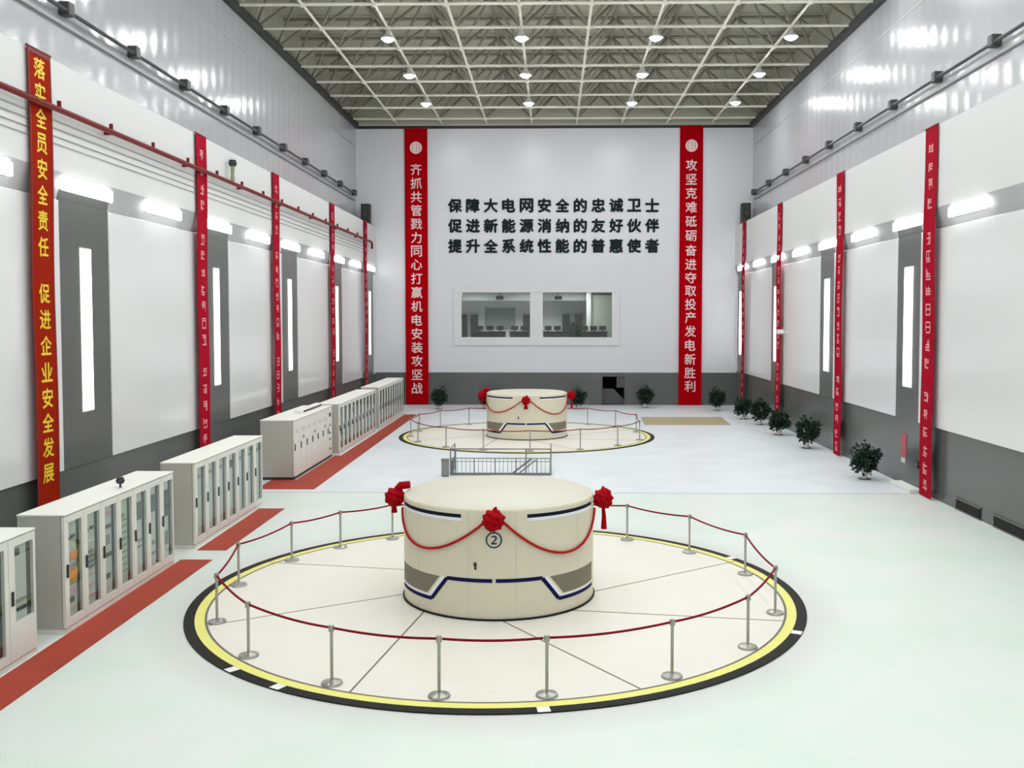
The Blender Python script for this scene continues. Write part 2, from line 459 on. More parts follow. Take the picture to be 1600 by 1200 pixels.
# ------------------------------------------------------------------ wall lamps on the soffits
for side, E, sg, base, off in (('left', XL, -1, 23.75, 0), ('right', XR, 1, 27.8, 0)):
    ys = [base + 4.64*k for k in range(-6, 9) if base + 4.64*k < 62.6 and base + 4.64*k > 1]
    first = None
    for k, y in enumerate(ys):
        lab = 'bright white linear wall lamp, %s from the back wall on the %s wall' % (ORD[len(ys)-1-k], side)
        loc = (E - sg*0.0, y, 8.88)
        if first is None:
            first = thing('wall_lamp', lab, 'wall lamp', loc, 'linear lamps along the %s wall' % side)
            d = lambda a, b: sorted((sg*a, sg*b))
            x0, x1 = d(0.02, 0.13); MB().box(x0, -1.2, -0.14, x1, 1.2, 0.16).build('lamp_body', 'lamp_shell', first, local=True)
            x0, x1 = d(-0.07, 0.02); MB().box(x0, -1.24, -0.15, x1, 1.24, 0.15).build('diffuser', 'wall_lamp_lens', first, local=True, bevel=0.03)
        else:
            c = copy_tree(first); c.location = loc; c['label'] = lab

# ------------------------------------------------------------------ conductor rails, stops, pipe, conduits
for side, U, sg, by in (('left', UL, -1, [25.2+4.05*k for k in range(-6, 10)]), ('right', UR, 1, [28.5+4.17*k for k in range(-6, 9)])):
    t = thing('conductor_rail', 'thin black rail on brackets along the upper %s wall' % side, 'rail', (U, 20, 13.6))
    x = U - sg*0.2
    MB().tube([(x, Y0+.1, 13.74), (x, 62.2, 13.74)], 0.055, 8).build('rail_bar', 'dark_rail', t, smooth=True)
    a, b = sorted((U, U - sg*0.1)); MB().box(a, Y0+.1, 13.36, b, 62.2, 13.44).build('lower_strip', 'grey_strip', t)  # thin grey strip along the wall below the rail
    for y in by:
        a, b = sorted((U, U - sg*0.3))
        MB().box(a, y-.16, 13.62, b, y+.16, 13.98).build('bracket', 'dark_rail', t, bevel=0.04)
    E = XL if sg < 0 else XR
    t = thing('buffer_box', 'tall black box standing on the %s wall ledge against the back wall' % side, 'buffer', (E + sg*0.48, 62.0, ZE+.004), 'black boxes at the ends of the ledges')
    a, b = sorted((E + sg*0.2, E + sg*0.78)); MB().box(a, 61.7, ZE+.01, b, 62.3, 13.1).build('box_body', 'black_steel', t, bevel=0.03)
    a, b = sorted((E + sg*0.1, E + sg*0.88)); MB().box(a, 61.6, ZE+.004, b, 62.4, ZE+0.08).build('foot_plate', 'dark_rail', t)
    MB().tube([((a+b)/2, 61.72, 12.4), ((a+b)/2, 61.5, 12.4)], 0.12, 12).build('pad', 'dark_rail', t, smooth=True)

t = thing('fire_pipe', 'dark red fire water pipe running along the left wall above the lamps', 'pipe', (XL+.3, 20, 10.4))
xp = XL + 0.18
MB().tube([(xp, Y0+.1, 10.52), (xp, 60.2, 10.52)], 0.07, 10).build('pipe_run', 'pipe_red', t, smooth=True)
MB().tube([(xp, 60.2, 10.52), (xp, 60.35, 10.48), (xp, 60.4, 10.34), (xp, 60.4, 10.1)], 0.07, 10).build('elbow', 'pipe_red', t, smooth=True)
for k in range(16):
    y = 19.5 + 2.6*k
    MB().tube([(xp, y, 10.58), (xp, y, 10.72)], 0.05, 8).build('clamp', 'pipe_red', t)
    if k % 2 == 0: MB().box(XL, y-.03, 10.44, xp, y+.03, 10.6).build('hanger', 'pipe_red', t)
for k, z in enumerate((10.3, 10.12, 9.94, 9.77)):
    o = MB().tube([(XL+.017, Y0+.1, z), (XL+.017, 60.2, z)], 0.014, 6).build('conduit', 'conduit', smooth=True)
    tag(o, 'thin grey conduit on the left wall, %s below the red pipe' % ORD[k], 'conduit', 'conduits under the red pipe')
xp += 0.03
t = thing('fire_monitor', 'black-headed olive nozzle standing on the red pipe, left wall', 'nozzle', (xp, 34.0, 10.6))
MB().tube([(xp, 34, 10.595), (xp, 34, 10.8), (xp, 34.02, 11.15)], [0.08, 0.06, 0.08], 10).build('nozzle_body', 'olive', t, smooth=True)
MB().lathe([(0, 11.1), (0.12, 11.12), (0.15, 11.22), (0.12, 11.33), (0, 11.35)], 12, (xp, 34.02)).build('nozzle_head', 'black_steel', t, smooth=True)

# ------------------------------------------------------------------ banners
def banner(fn, w, h, base, name, label, m, chars=(), size=0.45, lm='letter_white', emblem=None, marks=None, seed=1, hem=False, group=None, bold=0.015, bulge=None):
    """fn(u, v, n): u across, v up from the hem; chars = [(character, v)], marks = [v of unreadable characters]."""
    t = thing(name, label, 'banner', base, group)
    rnd = random.Random(seed); mb = MB(); bm = mb.bm
    nu, nv = 6, max(8, int(h*6)); ph = rnd.uniform(0, 6)
    def nn(u, v): return 0.012*math.sin(v*1.1 + ph) + 0.007*math.sin(u*6/w + v*0.7 + ph) + (0.2*math.exp(-((v-bulge)/0.4)**2) if bulge else 0)
    g = [[bm.verts.new(fn(-w/2 + w*i/nu, h*j/nv, nn(-w/2 + w*i/nu, h*j/nv) + s)) for i in range(nu+1)] for s in (0.012, 0.0) for j in range(nv+1)]
    F, B = g[:nv+1], g[nv+1:]
    for j in range(nv):
        for i in range(nu):
            bm.faces.new([F[j][i], F[j][i+1], F[j+1][i+1], F[j+1][i]]); bm.faces.new([B[j][i], B[j+1][i], B[j+1][i+1], B[j][i+1]])
        bm.faces.new([F[j][0], F[j+1][0], B[j+1][0], B[j][0]]); bm.faces.new([F[j][nu], B[j][nu], B[j+1][nu], F[j+1][nu]])
    for i in range(nu):
        bm.faces.new([F[0][i], B[0][i], B[0][i+1], F[0][i+1]]); bm.faces.new([F[nv][i], F[nv][i+1], B[nv][i+1], B[nv][i]])
    mb.build('cloth', m, t, smooth=True)
    f2 = lambda u, v, n: fn(u, v, nn(u, v) + 0.016 + n)
    if chars or marks:
        mb = MB()
        for ch, v in chars: add_glyph(mb, ch, 0, v, size, f2, 0.002, bold)
        for v in (marks or []): pseudo(mb, 0, v, size, f2, 0.002, rnd)
        mb.build('lettering', lm, t)
    if emblem:
        v, r = emblem; mb = MB()
        mb.poly([f2(r*math.cos(2*math.pi*k/28), v + r*math.sin(2*math.pi*k/28), 0.002) for k in range(28)])
        e = mb.build('emblem', lm, t)
        mb = MB()
        for q in (-0.45, 0.0, 0.45):
            A = [(q*r + 0.35*r*math.cos(a)*(1 if q >= 0 else -1) - (0.2*r if q >= 0 else -0.2*r), v + 0.85*r*math.sin(a)) for a in [R(-60 + 12*k) for k in range(11)]]
            for p0, p1 in zip(A, A[1:]):
                mb.poly([f2(p0[0]-.012, p0[1], .004), f2(p0[0]+.012, p0[1], .004), f2(p1[0]+.012, p1[1], .004), f2(p1[0]-.012, p1[1], .004)])
        mb.build('emblem_lines', m, e)
    if hem:
        mb = MB()
        for s in (-1, 1):
            for j in range(nv):
                a, b = s*(w/2), s*(w/2 - 0.05)
                v0, v1 = h*j/nv, h*(j+1)/nv
                mb.poly([f2(a, v0, .001), f2(b, v0, .001), f2(b, v1, .001), f2(a, v1, .001)])
        mb.poly([f2(-w/2, h-.12, .001), f2(w/2, h-.12, .001), f2(w/2, h, .001), f2(-w/2, h, .001)])
        mb.build('hem', 'hem', t)
    if w > 0.3: 
        MB().tube([fn(-w/2-.03, h, .0), fn(w/2+.03, h, .0)], 0.025, 8).build('top_pole', 'hem', t)
    for u in (-w*.35, w*.35): MB().tube([fn(u, h, 0), fn(u, h, -0.05)], 0.012, 6).build('hook', 'dark_rail', t)
    return t

t1 = '齐抓共管戮力同心打赢机电安装攻坚战'
z1 = [15.44, 14.55, 13.65, 12.78, 11.9, 11.0, 10.12, 9.24, 8.33, 7.42, 6.5, 5.6, 4.7, 3.79, 2.9, 2.0, 1.1]
t2 = '攻坚克难砥砺奋进夺取投产发电新胜利'
z2 = [15.68, 14.77, 13.86, 12.95, 12.03, 11.1, 10.15, 9.24, 8.37, 7.5, 6.63, 5.77, 4.87, 3.95, 3.03, 2.13, 1.25]
banner(onB(-8.92, YB-.12, 0.05), 1.5, 18.05, (-8.92, YB-.12, 0.05), 'hanging_banner', 'full-height red banner with white characters on the back wall, left of the slogan',
       'banner_red', list(zip(t1, [z-.05 for z in z1])), 0.74, 'letter_white', emblem=(16.8, 0.4), seed=3, group='banners on the back wall')
banner(onB(9.05, YB-.12, 0.03), 1.5, 18.2, (9.05, YB-.12, 0.03), 'hanging_banner', 'full-height red banner with white characters on the back wall, right of the slogan',
       'banner_red', list(zip(t2, [z-.03 for z in z2])), 0.74, 'letter_white', emblem=(16.9, 0.4), seed=4, group='banners on the back wall')
zz = [11.3, 10.76, 10.2, 9.64, 9.07, 8.49, 7.91, 7.32, 6.27, 5.68, 5.09, 4.48, 3.89, 3.33, 2.76, 2.17]
banner(onL(XL+.06, 21.48, 0.05), 0.955, 11.65, (XL+.06, 21.48, 0.05), 'hanging_banner', 'wide orange-red banner with yellow characters, nearest on the left wall', 'banner_orange',
       list(zip('落实全员安全责任促进企业安全发展', [z-.05 for z in zz])), 0.46, 'letter_yellow', seed=5, hem=True, group='banners on the left wall', bold=0.02)
for k, y in enumerate((31.35, 39.8, 50.0, 58.9)):
    vs = [11.0 - 0.55*i for i in range(19) if i not in (4, 12)]
    banner(onL(XL+.06, y, 0.05), 0.92, 11.65, (XL+.06, y, 0.05), 'hanging_banner', 'narrow crimson banner with small pale writing, %s from the back wall on the left wall' % ORD[3-k],
           'banner_crimson', marks=vs, size=0.36, lm='letter_pink', seed=10+k, group='banners on the left wall')
for k, y in enumerate((30.4, 39.85, 50.4, 59.7)):
    vs = [11.0 - 0.56*i for i in range(20) if i not in (4, 13)]
    banner(onR(XR-.06, y, 0.03), 0.95, 11.67, (XR-.06, y, 0.03), 'hanging_banner', 'narrow crimson banner with small pale writing, %s from the back wall on the right wall' % ORD[3-k],
           'banner_crimson', marks=vs, size=0.38, lm='letter_pink', seed=20+k, group='banners on the right wall')

# ------------------------------------------------------------------ slogan on the back wall: one raised character each
for r, (line, z, nm) in enumerate((('保障大电网安全的忠诚卫士', 13.1, 'top'), ('促进新能源消纳的友好伙伴', 11.78, 'middle'), ('提升全系统性能的普惠使者', 10.46, 'bottom'))):
    for k, ch in enumerate(line):
        x = -6.39 + 1.174*k
        mb = MB(); add_glyph(mb, ch, 0, 0, 0.94, onB(0, 0, 0), 0.05, 0.042)
        o = mb.build('wall_character', 'letter_black', local=True)
        o.location = (x, YB, z)
        tag(o, 'raised black character %s, %s from the left in the %s row of the slogan' % (ch, ORD[k], nm), 'wall lettering', '%s row of the wall slogan' % nm)

# ------------------------------------------------------------------ window and control room behind it
wf = MB()
y0, y1 = YB-0.08, YB+0.02
wf.box(-6.5, y0, 3.92, 4.43, y1, WZ0).box(-6.5, y0, WZ1, 4.43, y1, 7.71).box(-6.5, y0, WZ0, WX0, y1, WZ1).box(WX1, y0, WZ0, 4.43, y1, WZ1)
f = tag(wf.build('window_1', 'window_paint', bevel=0.02), 'wide control-room window in the back wall', kind='structure')
MB().box(-1.47, YB-.05, WZ0, -0.63, YB+.3, WZ1).build('mullion', 'window_paint', f)
MB().box(WX0, YB+.14, WZ0, -1.47, YB+.15, WZ1).build('pane', 'glass', f)
MB().box(-0.63, YB+.14, WZ0, WX1, YB+.15, WZ1).build('pane', 'glass', f)
RB = 71.0
struct(MB().box(-9, YB+.3, 3.4, 7, RB, 3.5), 'floor_control_room', 'room_floor')
struct(MB().box(-9, YB+.3, 7.55, 7, RB, 7.65), 'ceiling_control_room', 'room_white')
struct(MB().box(-9, RB, 3.4, 7, RB+.1, 7.6), 'wall_control_room_back', 'room_white')
struct(MB().box(-9.1, YB+.3, 3.4, -9, RB, 7.6), 'wall_control_room_left', 'room_white')
struct(MB().box(7, YB+.3, 3.4, 7.1, RB, 7.6), 'wall_control_room_right', 'room_white')
struct(MB().box(-9, 66.8, 6.95, 7, 67.1, 7.55), 'trim_7', 'room_grey', 'ceiling beam inside the control room')
struct(MB().box(2.35, 65.5, 3.5, 2.65, 65.8, 7.55), 'trim_8', 'trim_white', 'white column inside the control room')
struct(MB().box(2.65, 65.6, 3.5, 5.5, 65.7, 7.3), 'wall_control_room_partition', 'frost')
def simple(mb, name, m, label, cat, group=None, **k): return tag(mb.build(name, m, **k), label, cat, group)
for k, x in enumerate((-5.5, -2.0, 1.4)):
    t = thing('ceiling_panel_light', 'lit ceiling panel in the control room, %s from the left' % ORD[k], 'ceiling light', (x, 65, 7.5), 'control room ceiling panels')
    MB().box(x-.6, 64.4, 7.5, x+.6, 65.6, 7.55).build('panel_frame', 'trim_white', t)
    MB().box(x-.55, 64.45, 7.485, x+.55, 65.55, 7.505).build('panel_diffuser', 'room_lamp', t)
for k, x in enumerate((-3.55, 0.4)):
    t = thing('projector', 'black projector under the control room ceiling behind the %s pane' % ('left' if k == 0 else 'right'), 'projector', (x, 64.6, 7.0), 'control room projectors')
    MB().box(x-.25, 64.4, 6.98, x+.25, 64.8, 7.22).build('projector_body', 'black_steel', t, bevel=0.03)
    MB().tube([(x, 64.6, 7.2), (x, 64.6, 7.55)], 0.03, 8).build('projector_mount', 'dark_rail', t)
    MB().tube([(x, 64.41, 7.1), (x, 64.34, 7.1)], 0.06, 12).build('projector_lens', 'dark_rail', t)
t = thing('display_screen', 'grey display screen on the control room back wall', 'screen', (-3.9, RB-.1, 5.0))
MB().box(-5.0, RB-.12, 4.9, -2.75, RB-.02, 6.5).build('screen_frame', 'room_grey', t); MB().box(-4.93, RB-.135, 4.97, -2.82, RB-.12, 6.43).build('screen_face', 'room_grey', t)
for k, (x, w) in enumerate(((-6.6, .55), (-5.75, .5), (-1.9, .5), (1.0, .5), (1.9, .5), (2.85, .4))):
    t = thing('equipment_cabinet', 'dark equipment cabinet at the control room back wall, %s from the left' % ORD[k], 'cabinet', (x, RB-.4, 3.5), 'control room cabinets')
    MB().box(x-w/2, RB-.7, 3.6, x+w/2, RB-.12, 6.0).build('cabinet_body', 'inst_dark', t, bevel=0.02)
    MB().box(x-w/2+.05, RB-.72, 3.8, x+w/2-.05, RB-.7, 5.9).build('cabinet_door', 'inst_dark', t)
    MB().box(x-w/2, RB-.66, 3.5, x+w/2, RB-.15, 3.6).build('plinth', 'black_steel', t)
for k, (x0, x1, y) in enumerate(((-5.3, -3.2, 65.2), (-2.9, -1.6, 65.2), (-0.6, 1.3, 65.0), (1.9, 3.7, 64.7))):
    t = thing('operator_console', 'dark operator console behind the control room window, %s from the left' % ORD[k], 'console', ((x0+x1)/2, y, 3.5), 'control room consoles')
    MB().box(x0, y-.3, 3.5, x1, y+.3, 4.78).build('console_body', 'black_steel', t, bevel=0.03)
    MB().box(x0-.05, y-.4, 4.78, x1+.05, y+.35, 4.84).build('console_top', 'dark_rail', t)
    nm = int((x1-x0)/0.6)
    for i in range(nm):
        xm = x0 + (x1-x0)*(i+.5)/nm
        o = MB().box(xm-.24, y-.05, 4.91, xm+.24, y, 5.2).build('monitor', 'black_steel')
        tag(o, 'black monitor on the %s console from the left, %s along it' % (ORD[k], ORD[i]), 'monitor', 'control room monitors')
        MB().box(xm-.04, y-.03, 4.84, xm+.04, y-.01, 4.93).build('monitor_stand', 'black_steel', o)

# door in the back wall: dark stairwell beyond
d = tag(MB().box(DX0-.05, YB-.07, 0, DX0, YB+.02, DZ).box(DX1, YB-.07, 0, DX1+.05, YB+.02, DZ).box(DX0-.05, YB-.07, DZ, DX1+.05, YB+.02, DZ+.05).build('door_1', 'door_grey'),
        'dark open doorway in the back wall right of the far drum', kind='structure')
MB().box(DX0, YB+2.2, 0, DX1, YB+2.3, DZ).box(DX0-.1, YB+.3, 0, DX0, YB+2.3, DZ).box(DX1, YB+.3, 0, DX1+.1, YB+2.3, DZ).box(DX0-.1, YB+.3, DZ, DX1+.1, YB+2.3, DZ+.1).box(DX0-.1, YB+.3, -.1, DX1+.1, YB+2.3, 0).build('stairwell', 'dark_void', d)
MB().prism([(DX0, 0), (DX1, 0), (DX1, 0.35), (DX0+.75, 1.05), (DX0, 1.05)], 'y', YB+.32, YB+.5).build('stair_guard', 'door_grey', d)
MB().box(DX0+.93, YB+.02, 1.15, DX1, YB+.06, DZ).build('door_leaf', 'door_grey', d)

# ================================================================== GENERATOR UNITS
U1 = (-1.104, 19.635); U2 = (-1.237, 46.25)
DR = 1.955
CHORDS = [((-1.396,-1.511),(-1.98,-5.442)), ((.171,-1.95),(2.456,-5.19)), ((2.003,.057),(5.414,2.579)), ((1.941,-1.333),(5.463,-1.858)), ((-1.966,-.243),(-5.023,-2.153)), ((-2.343,1.704),(-5.502,2.272))]
def ring_mb(r0, r1, z0, z1, c, n=128): return MB().lathe([(r0, z0), (r1, z0), (r1, z1), (r0, z1)], n, c, close=True)
def pit_cover(c, label, marks):
    t = thing('pit_cover', label, 'pit cover', (c[0], c[1], 0), 'round pit covers in the floor')
    MB().lathe([(0, 0.001), (5.76, 0.001), (5.76, 0.02), (0, 0.02)], 128, c).build('cover_plate', 'plate', t)
    ring_mb(5.755, 5.80, 0.001, 0.024, c).build('inner_edge', 'seam', t)
    ring_mb(5.80, 5.98, 0.001, 0.022, c).build('yellow_band', 'yellow_paint', t)
    ring_mb(5.98, 6.175, 0.001, 0.022, c).build('black_band', 'black_paint', t)
    for (ax, ay), (bx, by) in CHORDS:
        A, B = Vector((ax, ay)), Vector((bx, by)); dv = (B-A).normalized()
        while B.length < 5.74: B = B + dv*0.03
        while A.length > 1.97: A = A - dv*0.03
        nv = Vector((-dv.y, dv.x))*0.016
        mb = MB(); P = [A-nv, B-nv, B+nv, A+nv]
        mb.prism([(c[0]+p.x, c[1]+p.y) for p in P], 'z', 0.0195, 0.0225)
        mb.build('plate_seam', 'seam', t)
    for a in marks:
        mb = MB(); mb.arc([[(a-.9, .0225), (a+.9, .0225), (a+.9, .0235), (a-.9, .0235)]], 5.985, 0, c, 0.185); mb.build('white_mark', 'mark_white', t)  # short white patch across the black band
    return t
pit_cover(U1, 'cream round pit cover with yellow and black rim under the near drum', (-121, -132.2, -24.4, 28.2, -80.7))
pit_cover(U2, 'cream round pit cover with yellow and black rim under the far drum', ())
def drum(c, label, number):
    t = thing('generator_cover', label, 'generator cover', (c[0], c[1], 0.02), 'drum-shaped generator covers')
    MB().lathe([(0, 0.05), (DR, 0.05), (DR, 2.08), (DR-.012, 2.115), (DR-.04, 2.135), (0, 2.135)], 96, c).build('drum_body', 'cream', t, smooth=True, ang=50)
    MB().lathe([(0, 2.135), (DR-.06, 2.135), (DR-.08, 2.15), (0, 2.15)], 96, c).build('top_plate', 'cream_top', t, smooth=True)
    MB().lathe([(0, 0.0246), (DR+.03, 0.0246), (DR+.03, 0.055), (0, 0.055)], 96, c).build('base_ring', 'black_paint', t)
    for s, m_, e in ((-1, 1, 0), (1, 1, 0)):
        th = lambda x: -89.6 + s*x                     # mirror about the front line
        def quad(a, b, za, zb): a, b = sorted((th(a), th(b))); return [(a, za), (b, za), (b, zb), (a, zb)]
        MB().arc([quad(18.6, 74, 1.955, 2.022)], DR, 0, c).build('navy_stripe', 'navy_dark', t)
        MB().arc([quad(18.6, 74, 1.895, 1.953)], DR, 0, c).build('white_stripe', 'stripe_white', t)
        def pl(pts, h, dz=0.0):
            qs = []
            for (a, za), (b, zb) in zip(pts, pts[1:]):
                if abs(a-b) > 14: h0, h1 = h, h; A0, B0, A1, B1 = a, b, a, b
                else: h0 = h1 = h; A0, B0, A1, B1 = a, b, a, b
                w = 1.2 if 0.01 < abs(za-zb) else 0
                q = [(th(a-w), za-h+dz), (th(b-w), zb-h+dz), (th(b+w), zb+h+dz), (th(a+w), za+h+dz)]
                if w: q = [(th(a-w), za+dz-h*.3), (th(b-w), zb+dz-h*.3), (th(b+w), zb+dz+h*.3), (th(a+w), za+dz+h*.3)]
                qs.append(q)
            return qs
        path = [(1.0, 0.782), (27.5, 0.782), (38.6, 0.33), (76, 0.33)]
        MB().arc(pl(path, 0.035), DR, 0.002, c).build('zigzag_stripe', 'navy', t)
        MB().arc(pl([(29.6, 0.80), (40.1, 0.385), (76, 0.385)], 0.018), DR, 0.001, c).build('zigzag_edge', 'stripe_white', t)
        q = [(th(42.2), 0.42), (th(76), 0.42), (th(76), 0.79), (th(32.6), 0.79)]
        MB().arc([q], DR, 0, c, 0.004).build('vent_panel', 'vent_mesh', t)
    for a in (-77.3, -104, -140, -35):
        MB().arc([[(a-.12, 0.06), (a+.12, 0.06), (a+.12, 2.08), (a-.12, 2.08)]], DR, 0, c, 0.0008).build('panel_seam', 'inner', t)
    MB().arc([[(-100.8, 1.06), (-99.2, 1.06), (-99.2, 1.12), (-100.8, 1.12)]], DR, 0, c, 0.03).arc([[(-100.4, 0.99), (-99.4, 0.99), (-99.4, 1.06), (-100.4, 1.06)]], DR, 0, c, 0.02).build('lock', 'black_steel', t)
    if number:
        mb = MB()
        add_glyph(mb, number, 0, 1.555, 0.31, lambda u, v, n: (c[0]+(DR+.003+n)*math.cos(R(-89.6)+u/DR), c[1]+(DR+.003+n)*math.sin(R(-89.6)+u/DR), v), 0.002, 0.012)
        mb.build('number_decal', 'decal_blue', t)
    return t
drum(U1, 'near cream drum cover with number two in a circle, draped in red silk', '②')
drum(U2, 'far cream drum cover draped in red silk, in the middle of the far pit', None)

def rosette(c, deg, z, label, group, tassel, seed, topbow=False):
    rr = DR + 0.2
    p = Vector((c[0] + rr*math.cos(R(deg)), c[1] + rr*math.sin(R(deg)), z))
    t = thing('silk_rosette', label, 'rosette', p, group)
    mb = MB(); bm = mb.bm; rnd = random.Random(seed)
    bmesh.ops.create_icosphere(bm, subdivisions=4, radius=0.2)
    for v in bm.verts:
        d_ = v.co.normalized()
        k = 0.12*math.sin(9*math.atan2(d_.y, d_.x) + 5*d_.z + seed) + 0.10*math.sin(11*d_.z + 4*d_.x + seed) + 0.06*math.sin(17*d_.y + 7*d_.z)
        v.co = d_*0.19*(1 + k)
    bmesh.ops.translate(bm, vec=p, verts=bm.verts)
    fl = mb.build('flower', 'silk', t, smooth=True, ang=180)
    o = Vector((math.cos(R(deg)), math.sin(R(deg)), 0)); sd = Vector((-o.y, o.x, 0))
    if tassel:
        for s in (-1, 1):
            a = p - Vector((0, 0, 0.12)); b = a - Vector((0, 0, tassel)) + sd*0.05*s + o*0.02
            MB().tube([a, (a+b)/2 + o*0.01, b], [0.03, 0.045, 0.06], 8).build('ribbon_tail', 'silk', t, smooth=True)
    inn = -o*0.12
    if topbow: loop = [p + Vector((0, 0, 0.13)), p + inn + Vector((0, 0, 0.24)), p + inn*2.6 + Vector((0, 0, 0.26))]
    else: loop = [p + Vector((0, 0, 0.14)), p + sd*0.03 + Vector((0, 0, 0.2)), p + sd*0.05 + Vector((0, 0, 0.25))]
    MB().tube(loop, [0.06, 0.085, 0.08] if topbow else [.05, .045, .02], 8).build('ribbon_loop', 'silk', t, smooth=True)
    return t
def swag(c, pts, label, group, m='swag'):
    P = []
    for i in range(len(pts)-1):
        (a0, z0), (a1, z1) = pts[i], pts[i+1]
        P.append((a0, z0))
    P.append(pts[-1])
    out = []
    a0, z0 = pts[0]; am, zm = pts[1]; a1, z1 = pts[2]
    for i in range(33):                                   # quadratic through the three points
        f = i/32; fm = (am-a0)/(a1-a0); a = a0 + (a1-a0)*f
        z = z0*(f-fm)*(f-1)/(fm) + zm*f*(f-1)/(fm*(fm-1)) + z1*f*(f-fm)/(1-fm)
        out.append((c[0]+(DR+.03)*math.cos(R(a)), c[1]+(DR+.03)*math.sin(R(a)), z))
    o = MB().tube(out, 0.024, 8).build('silk_swag', m, smooth=True)
    return tag(o, label, 'garland', group)
for c, nm, dz in ((U1, 'near', 0), (U2, 'far', 0)):
    g = 'rosettes on the %s drum' % nm
    rosette(c, -89.5, 1.97 if nm == 'near' else 1.9, 'red silk rosette on the front of the %s drum' % nm, g, 0.28 if nm == 'far' else 0, 1)
    rosette(c, 181, 2.0, 'red silk rosette on the left edge of the %s drum' % nm, g, 0.2 if nm == 'near' else .35, 2, True)
    rosette(c, -1, 1.98, 'red silk rosette on the right edge of the %s drum' % nm, g, 0.5, 3)
    g = 'swags on the %s drum' % nm
    swag(c, [(-95.5, 1.87), (-131, 1.29), (-173, 1.82)], 'thin red swag hanging between front and left rosettes of the %s drum' % nm, g)
    swag(c, [(-83.5, 1.87), (-48, 1.21), (-6, 1.82)], 'thin red swag hanging between front and right rosettes of the %s drum' % nm, g)

# ------------------------------------------------------------------ stanchions and ropes
post0 = None
def stanchion(x, y, label, group):
    global post0
    if post0 is None:
        post0 = thing('rope_post', label, 'stanchion', (x, y, 0.0245), group)
        MB().lathe([(0, 0), (0.165, 0), (0.17, 0.012), (0.16, 0.03), (0.06, 0.05), (0.035, 0.06), (0, 0.06)], 24).build('base', 'steel', post0, smooth=True, local=True)
        MB().tube([(0, 0, 0.05), (0, 0, 0.9)], 0.026, 12).build('pole', 'steel', post0, smooth=True, local=True)
        MB().lathe([(0, 0.93), (0.02, 0.93), (0.042, 0.92), (0.046, 0.9), (0.046, 0.83), (0.036, 0.82), (0, 0.82)], 16).build('post_cap', 'steel', post0, smooth=True, local=True)
        return post0
    o = copy_tree(post0); o.location = (x, y, 0.0245); o['label'] = label; o['group'] = group
    return o
def cordon(c, angs, rad, nm):
    pts = []
    for k, a in enumerate(angs):
        x, y = c[0] + rad*math.cos(R(a)), c[1] + rad*math.sin(R(a))
        pts.append((x, y))
        stanchion(x, y, 'steel rope post on the %s pit cover, %s anticlockwise from the front left' % (nm, ORD[k]), 'rope posts round the %s drum' % nm)
    for k in range(len(pts)):
        a, b = Vector((*pts[k], 0.90)), Vector((*pts[(k+1) % len(pts)], 0.90))
        d_ = (b-a).normalized(); a = a + d_*0.052; b = b - d_*0.052
        L = (b-a).length
        mb = MB().tube([a + (b-a)*(i/12) - Vector((0, 0, 0.045*L/2*4*(i/12)*(1-i/12))) for i in range(13)], 0.02, 8)
        o = mb.build('barrier_rope', 'rope', smooth=True)
        tag(o, 'dark red rope from the %s post to the next, anticlockwise, round the %s drum' % (ORD[k], nm), 'rope', 'ropes round the %s drum' % nm)
cordon(U1, [-135.9, -114.6, -96.1, -79.4, -57.4, -36.5, -14.4, 14.8, 37.3, 57.1, 79, 101, 122.7, 138, 153.9, 176.4, 202.2], 5.58, 'near')
cordon(U2, [-152, -128, -108, -87, -64, -42, -18, 14, 36, 56, 78, 100, 125, 145, 166, 186], 5.6, 'far')

# ================================================================== CABINETS
def cabinet(w, d, h, style, root):
    """Local: front face at x = 0 facing +x, centred on y, floor z = 0."""
    P = lambda mb, n, m, par=root, **k: mb.build(n, m, par, local=True, **k)
    wl, wr = -w/2 + 0.006, w/2 - 0.006
    P(MB().box(-d, wl, 0.09, -0.07, wr, h-.03), 'cabinet_body', 'cabinet', bevel=0.006)
    P(MB().box(-d+.02, wl-.006, 0, -0.012, wr+.006, 0.09), 'plinth', 'black_steel' if style.get('dark_plinth') else 'cabinet_door')
    P(MB().box(-d-.01, -w/2, h-.03, 0.012, w/2, h), 'top_cover', 'cabinet_top', bevel=0.006)
    y0, y1 = style.get('win', (wl + 0.15*w/.7, wr - 0.055*w/.7)); z0, z1 = style.get('winz', (0.26, h-.17))
    zb, zt = 0.11, h-.045
    dm = MB()
    if style.get('glass', True):
        dm.box(-.055, wl, zb, 0, y0, zt).box(-.055, y1, zb, 0, wr, zt).box(-.055, y0, zb, 0, y1, z0).box(-.055, y0, z1, 0, y1, zt)
    else: dm.box(-.055, wl, zb, 0, wr, zt)
    door = P(dm, 'door', 'cabinet_door')
    hd = P(MB().box(0, wl+.05, 1.02, 0.03, wl+.10, 1.26), 'handle', 'black_steel', door, bevel=0.01)
    if style.get('glass', True):
        P(MB().box(-.012, y0, z0, -.008, y1, z1), 'glass_pane', 'glass', door)
        yc = y1 - (y1-y0)*0.2
        P(MB().box(-.0695, y0-.01, z0-.02, -.064, yc, z1+.02), 'inner_panel', style.get('inner', 'inner'))
        P(MB().box(-.0695, yc, z0-.02, -.062, y1+.01, z1+.02), 'shade_strip', 'shade_slot')  # black strip painted in for the shade inside the cabinet
        for (za, zz_, fa, fb, m, nm) in style.get('inst', []):
            P(MB().box(-.0645, y0 + (yc-y0)*fa, za, -.04, y0 + (yc-y0)*fb, zz_), nm, m, bevel=0.003)
    else:
        for (za, zz_, fa, fb, m, nm) in style.get('inst', []):
            P(MB().box(0, wl + w*fa, za, 0.02, wl + w*fb, zz_), nm, m, door)
